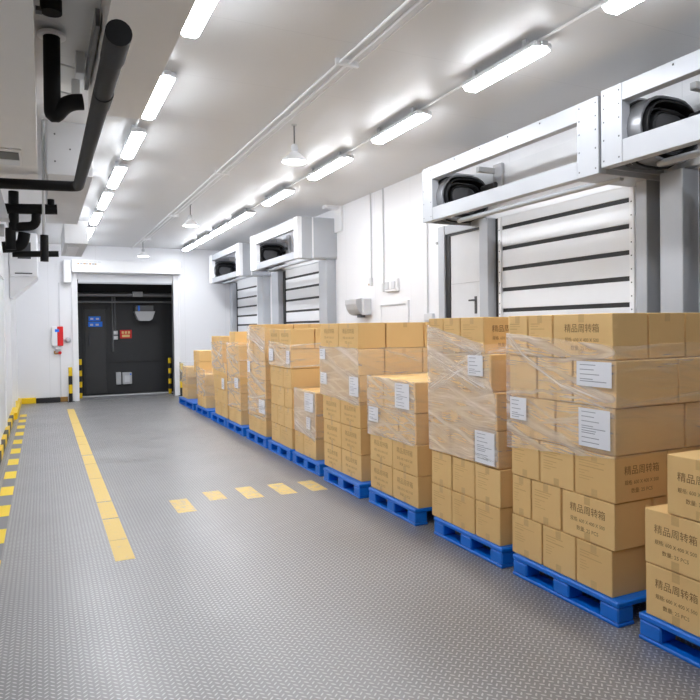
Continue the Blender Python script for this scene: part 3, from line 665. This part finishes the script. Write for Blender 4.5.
# ------------------------------------------------------------------ blue pallets
DECK = 0.155
def pallet_meshes(L):
    """parts of a nine-block plastic pallet, length L along y, 1.1 deep, origin at its near aisle corner"""
    W = 1.1; out = []
    dk = MB(); dk.box((0, 0, 0.118), (W, L, DECK), 0.008); out.append(('deck', dk))
    bw = 0.155
    for i in range(3):
        for j in range(3):
            x0 = (0, (W - 0.14) / 2, W - 0.14)[i]; y0 = (0, (L - bw) / 2, L - bw)[j]
            bk = MB(); bk.box((x0 + 0.003, y0 + 0.003, 0.022), (x0 + 0.137, y0 + bw - 0.003, 0.118), 0.010); out.append(('block', bk))
    for j in range(3):
        x0 = (0, (W - 0.14) / 2, W - 0.14)[j]
        rn = MB(); rn.box((x0, 0, 0), (x0 + 0.14, L, 0.024), 0.006); out.append(('runner', rn))
    return out
_pm = {}
def pallet(x, y, L, lab):
    t = thing('plastic_pallet', lab, 'pallet', (x, y, 0), 'blue plastic pallets')
    key = round(L, 2)
    if key not in _pm:
        _pm[key] = []
        for nm, mb in pallet_meshes(L):
            o = mb.build(nm, 'blue', None); o.parent = t; _pm[key].append(o)
    else:
        for o in _pm[key]:
            c = o.copy(); COL.objects.link(c); c.parent = t
    return t

# ------------------------------------------------------------------ cartons
CG = 'cardboard cartons stacked on the pallets'
LET = ('精品周转箱', '规格: 600 X 400 X 500', '数量: 25 PCS')
def carton(x0, x1, y0, y1, z0, z1, lab, front=None, side=None, tape='x', labels=(), detail=True, jit=0.0015):
    """front / side: 'big' lettering, 'fine' print or None on the aisle face (-x) and the camera face (-y)"""
    g = random.uniform(0.005, 0.0095)
    x0 += g; x1 -= g; y0 += g; y1 -= g; z1 -= 0.0065
    dx = random.uniform(-jit, jit)
    cx, cy = (x0 + x1) / 2, (y0 + y1) / 2
    a, b, c = (x1 - x0) / 2, (y1 - y0) / 2, z1 - z0
    mb = MB(); mb.box((-a, -b, 0), (a, b, c), 0.004)
    e = 0.0008
    faces = {'front': (lambda u, v: (-a - e, -u, v), b, front), 'side': (lambda u, v: (u, -b - e, v), a, side)}
    for nm, (pl, hw, kind) in faces.items():
        if kind in ('big', 'soft'):
            ik = 1 if kind == 'big' else 3
            wt = min(0.30, hw * 1.35); cz = c * 0.60
            add_text(mb, LET[0], lambda u, v: pl(u, v + cz), wt / 5.0 * 1.02, wt, ik)
            add_text(mb, LET[1], lambda u, v: pl(u, v + cz - 0.065), wt / 9.0, wt * 0.98, ik)
            add_text(mb, LET[2], lambda u, v: pl(u, v + cz - 0.118), wt / 9.0, wt * 0.62, ik)
        elif kind == 'fine':
            rr = random.Random(int(y0 * 1000)); zz = c * 0.80
            for k in range(7):
                if k == 3: zz -= 0.012
                w1 = hw * rr.uniform(0.5, 1.35) * (1 if k < 3 else 0.6); s0 = -hw * 0.78
                hgt = 0.007 if k in (0, 2) else 0.0045
                q = [pl(s0, zz), pl(s0 + w1, zz), pl(s0 + w1, zz - hgt), pl(s0, zz - hgt)]
                mb.add(q, [(0, 1, 2, 3)], 2); zz -= 0.018
    o = mb.build('cardboard_carton', ['card', 'ink', 'ink_faint', 'ink_soft'], None)
    o.location = (cx + dx, cy, z0); o.rotation_euler = (0, 0, math.radians(random.uniform(-0.2, 0.2)) if detail else 0)
    tag(o, lab, 'box', CG)
    tw = 0.025
    def strip(low):
        z = -0.0 if low else c
        s = 0.0012; ee = 0.0006; lg = 0.055
        zs = (lg if low else c - lg)
        ze = (0 - ee * 0 if low else c + ee)
        t = MB()
        if tape == 'x': P = lambda q, w_, zz: (q, w_, zz); L_ = a
        else: P = lambda q, w_, zz: (w_, q, zz); L_ = b
        prof = [(-L_ - ee, zs), (-L_ - ee, ze - (0.003 if not low else -0.003)), (-L_ + 0.005, ze), (L_ - 0.005, ze), (L_ + ee, ze - (0.003 if not low else -0.003)), (L_ + ee, zs)]
        if low: prof = [(-L_ - ee, zs), (-L_ - ee, 0.005)]
        vs = [P(q, w_, zz) for q, zz in prof for w_ in (-tw, tw)]
        t.add(vs, [(2 * k, 2 * k + 1, 2 * k + 3, 2 * k + 2) for k in range(len(prof) - 1)])
        t.build('packing_tape', 'tape', None).parent = o
    strip(False)
    if detail: strip(True)
    for (u0, v0, u1, v1) in labels:  # paper on the aisle face; u from the far side (0) to the near side (1), v from the bottom
        p = MB(); W = 2 * b
        Y = lambda u: b - u * W
        p.box((-a - 0.0192, Y(u0), v0 * c), (-a - 0.0180, Y(u1), v1 * c))
        zz = v1 * c - 0.02; rr = random.Random(3)
        while zz > v0 * c + 0.02:
            wid = (u1 - u0) * rr.uniform(0.35, 0.8)
            yy0, yy1 = Y(u0 + (u1 - u0) * 0.1), Y(u0 + (u1 - u0) * 0.1 + wid)
            p.add([(-a - 0.0197, yy0, zz), (-a - 0.0197, yy1, zz), (-a - 0.0197, yy1, zz - 0.005), (-a - 0.0197, yy0, zz - 0.005)], [(0, 1, 2, 3)], 1)
            zz -= rr.choice((0.014, 0.016, 0.030))
        q = p.build('shipping_label', ['paper', 'grey_ink'], None); q.parent = o; q['label'] = 'white printed paper label'
    return o

LAYN = ['bottom', 'second', 'third', 'fourth', 'fifth', 'sixth']
def stack(idx, X, layers, Xb=4.15, back=2, detail=True):
    """layers from the bottom: dict(z0, z1, y0, y1, sp = splits of the aisle face from near to far, fr = faces near to far, sd = x where the first carton ends on the camera face, extra = further x splits, lab = {i: labels})"""
    nth = ordn[idx]
    for li, L in enumerate(layers):
        top = li == len(layers) - 1
        ln = 'top' if top else LAYN[li]
        ys = [L['y0']] + list(L.get('sp', ())) + [L['y1']]
        n = len(ys) - 1; sd = L.get('sd', X + 0.48); xf = X + L.get('dx', 0)
        fr = L.get('fr', ['fine'] * n)
        for i in range(n):
            pos = {1: 'whole aisle face', 2: ('near half of aisle face', 'far half of aisle face')[i] if n == 2 else '', 3: ('near', 'middle', 'far')[i % 3] + ' on aisle face' if n == 3 else ''}.get(n) or ordn[i] + ' on aisle face'
            if idx == 0: pos = 'far half of aisle face' if li < 2 else 'set back alone'
            lk = 'labelled' if i in L.get('lab', {}) else {'big': 'lettered', 'soft': 'lettered', 'fine': 'printed', None: 'plain'}[fr[i]]
            lb = '%s carton, %s layer, %s, %s pallet from the camera' % (lk, ln, pos, nth)
            carton(xf, sd, ys[i], ys[i + 1], L['z0'], L['z1'], lb, fr[i], (L.get('side', {}).get(0) if i == 0 else None), L.get('tape', 'x') if fr[i] not in ('big', 'soft') else 'x', L.get('lab', {}).get(i, ()), detail)
        if back:
            xs = [sd] + list(L.get('extra', ()))
            while xs[-1] < Xb - 0.3: xs.append(min(Xb, xs[-1] + 0.5))
            if Xb - xs[-1] > 0.12: xs.append(Xb)
            else: xs[-1] = Xb
            ymid = (L['y0'] + L['y1']) / 2
            for i in range(min(len(xs) - 1, back if not top else 9)):
                for r, (ya, yb) in enumerate(((L['y0'], ymid), (ymid, L['y1']))):
                    if r == 1 and not top: continue
                    lb = 'plain carton, %s layer, %s row behind aisle face%s, %s pallet from camera' % (ln, ordn[i], (', far side' if r else ''), nth)
                    carton(xs[i], xs[i + 1], ya, yb, L['z0'], L['z1'], lb, None, L.get('side', {}).get(i + 1) if r == 0 else None, 'y', (), False)

H = 0.2945
def zl(k, z=DECK + 0.008): return dict(z0=DECK + k * H if k else DECK, z1=DECK + (k + 1) * H)
def lay(k, y0, y1, sp=(), **kw): return dict(zl(k), y0=y0, y1=y1, sp=sp, **kw)
P_ = 3.12
# first pallet (beside the camera, mostly out of view)
stack(0, 3.165, [
    dict(z0=DECK, z1=0.46, y0=2.32, y1=2.735, fr=['big'], sd=3.75),
    dict(z0=0.46, z1=0.78, y0=2.32, y1=2.74, fr=['big'], sd=3.75),
    dict(z0=0.78, z1=1.12, y0=2.165, y1=2.585, fr=['big'], sd=3.75)], Xb=4.2, back=1)
for k, (ya, yb, za, zb_) in enumerate(((1.80, 2.315, DECK, 0.46), (1.80, 2.315, 0.46, 0.78))):
    carton(3.165, 3.75, ya, yb, za, zb_, 'lettered carton, %s layer, near half of aisle face, first pallet' % ('bottom', 'second')[k], 'big')
Q_ = 3.15
def shf(l): return [dict(d_, **{k: (tuple(v * 1.0096 for v in d_[k]) if k == 'sp' else d_[k] * 1.0096) for k in ('y0', 'y1', 'sp')}) for d_ in l]
# second pallet
stack(1, Q_, shf([
    lay(0, 2.93, 3.89, (3.24, 3.56), sd=3.49),
    lay(1, 2.91, 3.885, (3.37, 3.67), fr=['big', 'fine', 'fine'], sd=3.49),
    lay(2, 2.905, 3.885, (3.25, 3.58), sd=3.62, side={0: 'big'}),
    lay(3, 2.90, 3.89, (3.42,), fr=[None, None], sd=3.78, lab={0: [(0.44, 0.10, 0.955, 0.95)], 1: [(0.03, 0.42, 0.42, 0.98)]}),
    lay(4, 2.89, 3.90, (3.26, 3.60), fr=[None] * 3, sd=3.705, lab={0: [(0.14, 0.42, 0.95, 0.97)]}),
    lay(5, 2.915, 3.91, (3.44, 3.69), fr=['big', 'fine', 'fine'], sd=3.466, extra=(3.80, 4.13))]), Xb=4.2)
# third pallet
stack(2, 3.135, shf([
    lay(0, 4.0, 4.97, (4.32, 4.65)), lay(1, 3.99, 4.97, (4.32, 4.65)),
    lay(2, 4.01, 4.97, (4.33, 4.66), fr=[None] * 3, lab={0: [(0.10, 0.06, 0.92, 0.94)]}),
    lay(3, 4.02, 4.98, (4.36, 4.68), fr=[None] * 3),
    lay(4, 4.09, 4.985, (4.50,), fr=[None] * 2, lab={0: [(0.30, 0.40, 0.80, 0.97)]}),
    lay(5, 4.18, 4.99, (4.50, 4.75), fr=['fine'] * 3, side={0: 'big'})]))
# fourth pallet, lower
stack(3, P_, [
    lay(0, 5.22, 6.20, (5.72,), fr=['soft', 'soft']), lay(1, 5.23, 6.21, (5.715,), fr=['soft', 'soft']),
    lay(2, 5.24, 6.21, (5.58,), fr=[None, None], lab={1: [(0.03, 0.42, 0.38, 0.95)]}),
    lay(3, 5.25, 6.23, (5.885,), fr=[None, None], lab={0: [(0.42, 0.08, 0.86, 0.92)]})])
# fifth pallet
H = 0.291
stack(4, P_, [
    lay(0, 6.42, 7.47, (6.95,), fr=['soft', 'soft']), lay(1, 6.425, 7.47, (6.95,), fr=['soft', 'soft']), lay(2, 6.43, 7.49, (6.96,), fr=['soft', 'soft']),
    lay(3, 6.43, 7.52, (6.96,), fr=[None, None], lab={0: [(0.55, 0.2, 1.0, 0.95)], 1: [(0.0, 0.45, 0.35, 0.95)]}),
    lay(4, 6.44, 7.53, (6.97,), fr=[None, None], sd=3.441, lab={1: [(0.0, 0.5, 0.3, 0.95)]}),
    lay(5, 6.45, 7.54, (6.98,), fr=['soft', 'soft'], sd=3.47)])
# sixth pallet, low
H = 0.289
stack(5, P_, [
    lay(0, 7.73, 8.50, (8.16,), fr=['fine', 'fine']), lay(1, 7.71, 8.47, fr=[None], lab={0: [(0.60, 0.3, 0.80, 0.85)]}), lay(2, 7.70, 8.44, fr=[None], lab={0: [(0.50, 0.1, 0.93, 0.95)]})])
# seventh pallet
H = 0.2808
stack(6, P_, [
    lay(0, 8.60, 9.53, (9.10,), detail=0), lay(1, 8.605, 9.53, (8.92, 9.23)), lay(2, 8.61, 9.53, (8.92, 9.23)), lay(3, 8.61, 9.54, (8.92, 9.23)),
    lay(4, 8.61, 9.54, (9.12,), fr=[None, None], sd=3.60, lab={0: [(0.70, 0.25, 0.97, 0.92)], 1: [(0.0, 0.3, 0.5, 0.95)]}),
    lay(5, 8.60, 9.55, (9.12,), fr=['soft', 'soft'], sd=3.49)], detail=False)
# eighth pallet
H = 0.2935
stack(7, P_, [
    lay(0, 9.77, 10.72, (10.10, 10.40)), lay(1, 9.76, 10.71, (10.25,), fr=[None] * 2, lab={0: [(0.3, 0.2, 0.95, 0.95)]}), lay(2, 9.76, 10.70, (10.25,)),
    lay(3, 9.76, 10.70, (10.08, 10.4), fr=[None] * 3, lab={2: [(0.0, 0.3, 0.5, 0.95)]}), lay(4, 9.77, 10.66, (10.08, 10.4)), lay(5, 9.77, 10.63, (10.2,))], detail=False)
# ninth pallet
H = 0.279
stack(8, P_, [
    lay(0, 11.19, 12.02, (11.6,)), lay(1, 11.2, 12.04, (11.62,), fr=[None] * 2), lay(2, 11.2, 12.05, (11.62,), fr=[None] * 2, lab={0: [(0.2, 0.3, 0.8, 0.95)]}),
    lay(3, 11.24, 12.07, fr=[None]), lay(4, 11.28, 12.09, (11.65,), fr=[None] * 2)], detail=False, back=1)
carton(3.16, 3.47, 11.68, 12.08, DECK + 5 * 0.279, DECK + 6 * 0.279 - 0.03, 'film-wrapped extra carton alone on the top of the ninth pallet from the camera', None, None, 'x', (), False)
# tenth pallet
H = 0.259
stack(9, P_, [
    lay(0, 12.12, 13.1, (12.6,)), lay(1, 12.13, 13.15, (12.6,)), lay(2, 12.12, 13.2, (12.6,), fr=[None] * 2, lab={0: [(0.3, 0.1, 0.7, 0.9)]}), lay(3, 12.17, 13.25, (12.7,)),
    lay(4, 12.43, 13.3, (12.9,), fr=[None] * 2), lay(5, 12.43, 13.33, (12.9,))], detail=False, back=1, Xb=3.6)
# eleventh pallet
H = 0.243
stack(10, P_, [
    lay(0, 13.95, 14.75, (14.35,)), lay(1, 13.97, 14.75, (14.35,)), lay(2, 13.96, 14.75, (14.35,)), lay(3, 14.50, 15.1), lay(4, 14.50, 15.12)], detail=False, back=1)
# twelfth pallet
H = 0.26
stack(11, P_, [
    lay(0, 16.05, 16.75, (16.4,), dx=0.04), lay(1, 16.07, 16.75, (16.4,), dx=0.04), lay(2, 16.0, 16.7, (16.35,), dx=0.04)], detail=False, back=1)
carton(3.55, 3.95, 16.2, 16.6, DECK + 3 * H, DECK + 3 * H + 0.12, 'small flat carton lying on the top of the farthest stack', None, None, 'x', (), False)

PAL = [(3.142, 1.77, 0.99, 'largest in view, beside the camera, with three lettered cartons'), (3.128, 2.895, 0.995, 'under the tall wrapped stack nearest the camera'), (3.122, 4.0, 0.96, 'under the heavily wrapped stack, third from the camera'),
       (3.088, 5.22, 0.965, 'under the low four-layer stack'), (3.055, 6.33, 1.0, 'under the stack of paired lettered cartons, fifth from the camera'), (3.08, 7.51, 0.98, 'under the lowest three-layer stack, sixth from the camera'),
       (3.08, 8.58, 0.98, 'seventh from the camera'), (3.08, 9.66, 1.08, 'eighth from the camera'), (3.08, 10.92, 1.14, 'ninth from the camera'), (3.08, 12.12, 1.2, 'tenth from the camera'),
       (3.08, 13.5, 1.25, 'eleventh from the camera'), (3.08, 15.0, 1.75, 'farthest in the row, by the far wall')]
for x, y, L, q in PAL: pallet(x, y, L, 'blue plastic pallet ' + q)

# ------------------------------------------------------------------ stretch film around the stacks
def lerp(a, b, t): return a + (b - a) * t
def film(idx, X, Xb, near, far, top, bot, haze, streak, lab, folds=(), seed=0, nz=12):
    """near(z)/far(z): y of the stack ends; top / bot = z at (far aisle corner, near aisle corner, near back corner, far back corner)"""
    t = thing('stretch_film', lab, 'plastic film', (X, near(top[1]), bot[1]), 'clear stretch film around the stacks')
    off = 0.006
    per = []
    for (ca, cb, n) in ((0, 1, 30), (1, 2, 22), (2, 3, 14), (3, 0, 14)):
        for k in range(n): per.append((ca, cb, k / n))
    vs = []; rows = nz + 1
    for (ca, cb, u) in per:
        zt = lerp(top[ca], top[cb], u); zb = lerp(bot[ca], bot[cb], u)
        for j in range(rows):
            z = lerp(zb, zt, j / nz)
            yn = near(z) - off; yf = far(z) + off; xa = X - off; xb = Xb + off
            c = [(xa, yf), (xa, yn), (xb, yn), (xb, yf)]
            x = lerp(c[ca][0], c[cb][0], u); y = lerp(c[ca][1], c[cb][1], u)
            nn = [(-1, 0), (0, -1), (1, 0), (0, 1)][ca]
            am = 0.0028 * (noise.noise(Vector((x * 7 + seed, y * 7, z * 9))) + 0.6 * noise.noise(Vector((x * 16, y * 16 + seed, z * 22)))) * math.sin(math.pi * u) ** 0.5
            am = max(am, -0.001)
            zw = z + (0.010 * noise.noise(Vector((x * 6, y * 6, seed + j * 9.0))) if j in (0, nz) else 0)
            vs.append((x + nn[0] * am, y + nn[1] * am, zw))
    n = len(per)
    fs = [(i * rows + j, ((i + 1) % n) * rows + j, ((i + 1) % n) * rows + j + 1, i * rows + j + 1) for i in range(n) for j in range(nz)]
    o = MB().add(vs, fs).build('film_sheet', 'film', t, True); o.color = (haze, streak, 0, 1)
    ca = o.data.color_attributes.new('layers', 'FLOAT_COLOR', 'POINT')   # white haze kept weaker over the ends than over the aisle face
    for q in range(n):
        k_ = 1.0 if per[q][0] == 0 else 0.42
        for j in range(rows): ca.data[q * rows + j].color = (k_, k_, k_, 1)
    for k, (pts, wd, dens) in enumerate(folds):
        # bunched folds: flattened bands of several overlapping strands on the aisle or camera face; pts are (face, along, z)
        f = MB(); N = 30; NA = 8; V = []; colr = []; wd *= 1.5
        for i in range(N + 1):
            s = i / N * (len(pts) - 1); q = min(int(s), len(pts) - 2); r = s - q
            fc = pts[q][0]; al = lerp(pts[q][1], pts[q + 1][1], r); z = lerp(pts[q][2], pts[q + 1][2], r)
            w_ = wd * (0.55 + 0.45 * abs(2 * i / N - 1)) if k % 2 == 0 else wd * (0.6 + 0.4 * i / N)
            for j in range(NA + 1):
                v = j / NA; d_ = off + 0.0035 + 0.0015 * noise.noise(Vector((i * 0.35, j * 1.7, seed + k * 3.0)))
                zz = z + (v - 0.5) * w_
                V.append((X - d_, al, zz) if fc == 'a' else (al, near(z) - d_, zz)); colr.append((i / N, v))
        f.add(V, [((NA + 1) * i + j, (NA + 1) * i + j + 1, (NA + 1) * (i + 1) + j + 1, (NA + 1) * (i + 1) + j) for i in range(N) for j in range(NA)])
        o = f.build('bunched_fold', 'fold', t, True); o.color = (min(0.95, dens * 2.0), (seed * 7 + k * 3) % 10 / 10.0, 0, 1); o['label'] = 'white bunched fold of film'
        ca = o.data.color_attributes.new('band', 'FLOAT_COLOR', 'POINT')
        for q, (a_, b_) in enumerate(colr): ca.data[q].color = (a_, b_, 0, 1)
    return t
def prof(pairs):
    def f(z):
        if z <= pairs[0][0]: return pairs[0][1]
        for (a, va), (b, vb) in zip(pairs, pairs[1:]):
            if z <= b: return lerp(va, vb, (z - a) / (b - a))
        return pairs[-1][1]
    return f
K = lambda v: (lambda z: v)
film(1, Q_, 4.2, prof([(1.0, 2.928), (1.3, 2.923), (1.6, 2.913), (1.66, 2.913), (1.72, 2.938)]), K(3.948), (1.79, 1.715, 1.72, 1.75), (0.94, 1.02, 1.05, 1.0), 0.17, 0.75,
     'clear stretch film around the upper layers of the tall stack nearest the camera',
     [((('a', 3.948, 1.77), ('a', 3.756, 1.62), ('a', 3.382, 1.45), ('a', 2.928, 1.345)), 0.075, 0.42), ((('a', 3.948, 1.40), ('a', 3.433, 1.20), ('a', 2.928, 1.08)), 0.03, 0.2), ((('s', 3.11, 1.345), ('s', 3.7, 1.38), ('s', 4.2, 1.42)), 0.03, 0.15)], 3)
film(2, 3.135, 4.15, prof([(0.76, 4.038), (1.06, 4.054), (1.30, 4.059), (1.36, 4.124), (1.60, 4.129), (1.66, 4.210)]), prof([(0.7, 5.023), (1.5, 5.033), (1.9, 5.038)]), (1.86, 1.70, 1.70, 1.8), (0.75, 0.755, 0.76, 0.76), 0.26, 0.80,
     'clear stretch film wrapped thickly around the third stack from the camera',
     [((('a', 5.038, 1.60), ('a', 4.644, 1.48), ('a', 4.139, 1.34)), 0.10, 0.42), ((('a', 5.038, 1.28), ('a', 4.644, 1.45), ('a', 4.200, 1.62)), 0.12, 0.40), ((('a', 5.038, 1.80), ('a', 4.644, 1.72), ('a', 4.220, 1.62)), 0.09, 0.38), ((('s', 3.11, 1.63), ('s', 3.4, 1.66), ('s', 3.9, 1.72)), 0.07, 0.45), ((('a', 5.018, 1.02), ('a', 4.543, 0.86), ('a', 4.038, 0.78)), 0.03, 0.25)], 5)
film(3, P_, 4.15, prof([(0.7, 5.23), (1.3, 5.245)]), K(6.225), (1.335, 1.335, 1.335, 1.335), (0.72, 0.735, 0.74, 0.74), 0.24, 0.60,
     'clear stretch film around the two upper layers of the low four-layer stack',
     [((('a', 6.22, 1.03), ('a', 5.7, 1.05), ('a', 5.24, 1.035)), 0.02, 0.3), ((('a', 6.22, 0.80), ('a', 5.7, 0.75), ('a', 5.23, 0.74)), 0.03, 0.3)], 7)
film(4, P_, 4.15, K(6.43), K(7.53), (1.62, 1.615, 1.615, 1.62), (1.03, 0.99, 1.0, 1.03), 0.29, 0.65,
     'clear stretch film around the fourth and fifth layers of the paired-carton stack',
     [((('a', 7.53, 1.60), ('a', 7.0, 1.40), ('a', 6.43, 1.27)), 0.06, 0.3), ((('a', 7.53, 1.10), ('a', 7.0, 1.06), ('a', 6.43, 0.99)), 0.05, 0.32)], 9)
film(5, P_, 4.15, K(7.70), K(8.47), (1.035, 1.035, 1.035, 1.035), (0.46, 0.42, 0.44, 0.46), 0.34, 0.70,
     'clear stretch film around the lowest stack, sixth from the camera',
     [((('a', 8.46, 0.60), ('a', 8.0, 0.48), ('a', 7.70, 0.42)), 0.06, 0.45), ((('a', 8.46, 0.74), ('a', 7.70, 0.735)), 0.02, 0.4), ((('s', 3.11, 0.735), ('s', 3.6, 0.74)), 0.025, 0.45)], 11)
film(6, P_, 4.15, K(8.60), K(9.55), (1.66, 1.61, 1.63, 1.64), (1.30, 1.29, 1.31, 1.31), 0.27, 0.70,
     'clear stretch film around the fifth layer of the seventh stack from the camera',
     [((('a', 9.55, 1.66), ('a', 9.1, 1.45), ('a', 8.60, 1.30)), 0.05, 0.45), ((('s', 3.11, 1.30), ('s', 3.6, 1.32), ('s', 4.15, 1.34)), 0.025, 0.55), ((('s', 3.11, 1.60), ('s', 3.6, 1.63), ('s', 4.15, 1.66)), 0.025, 0.5)], 13)
film(7, P_, 4.15, K(9.755), K(10.72), (1.90, 1.86, 1.75, 1.8), (0.42, 0.40, 0.42, 0.42), 0.20, 0.75,
     'clear stretch film around most of the eighth stack from the camera',
     [((('a', 10.68, 1.76), ('a', 10.3, 1.66), ('a', 9.76, 1.50)), 0.12, 0.45), ((('a', 10.7, 0.52), ('a', 10.2, 0.56), ('a', 9.76, 0.62)), 0.06, 0.4), ((('a', 10.7, 0.95), ('a', 9.76, 1.00)), 0.05, 0.3)], 15)
film(8, P_, 4.15, prof([(0.4, 11.18), (1.3, 11.24), (1.6, 11.27)]), prof([(0.4, 12.03), (1.6, 12.1)]), (1.60, 1.61, 1.61, 1.6), (0.42, 0.40, 0.42, 0.42), 0.18, 0.70,
     'clear stretch film around the ninth stack from the camera',
     [((('a', 12.08, 1.42), ('a', 11.7, 1.34), ('a', 11.28, 1.24)), 0.06, 0.5), ((('a', 12.05, 0.75), ('a', 11.2, 0.70)), 0.04, 0.3), ((('s', 3.11, 1.29), ('s', 3.6, 1.30)), 0.02, 0.5)], 17)
film(9, P_, 4.15, prof([(0.5, 12.11), (1.0, 12.15), (1.32, 12.40), (1.6, 12.42)]), prof([(0.5, 13.2), (1.6, 13.32)]), (1.58, 1.62, 1.62, 1.6), (1.05, 1.0, 1.05, 1.05), 0.22, 0.70,
     'clear stretch film around the middle of the tenth stack from the camera',
     [((('a', 13.3, 1.55), ('a', 12.9, 1.42), ('a', 12.42, 1.30)), 0.08, 0.5), ((('a', 13.2, 1.15), ('a', 12.8, 1.3), ('a', 12.42, 1.50)), 0.08, 0.45)], 19)
film(10, P_, 4.15, K(13.93), K(14.77), (1.03, 0.98, 1.0, 1.0), (0.40, 0.42, 0.42, 0.42), 0.22, 0.70,
     'clear stretch film around the lower part of the eleventh stack from the camera', [((('a', 14.77, 0.85), ('a', 13.95, 0.70)), 0.06, 0.4)], 21)
film(11, P_, 4.15, K(15.97), K(16.77), (1.03, 0.98, 1.0, 1.0), (0.55, 0.52, 0.52, 0.52), 0.18, 0.50,
     'clear stretch film around the farthest stack by the far wall', [((('a', 16.75, 0.85), ('a', 16.4, 0.8)), 0.08, 0.5)], 23)
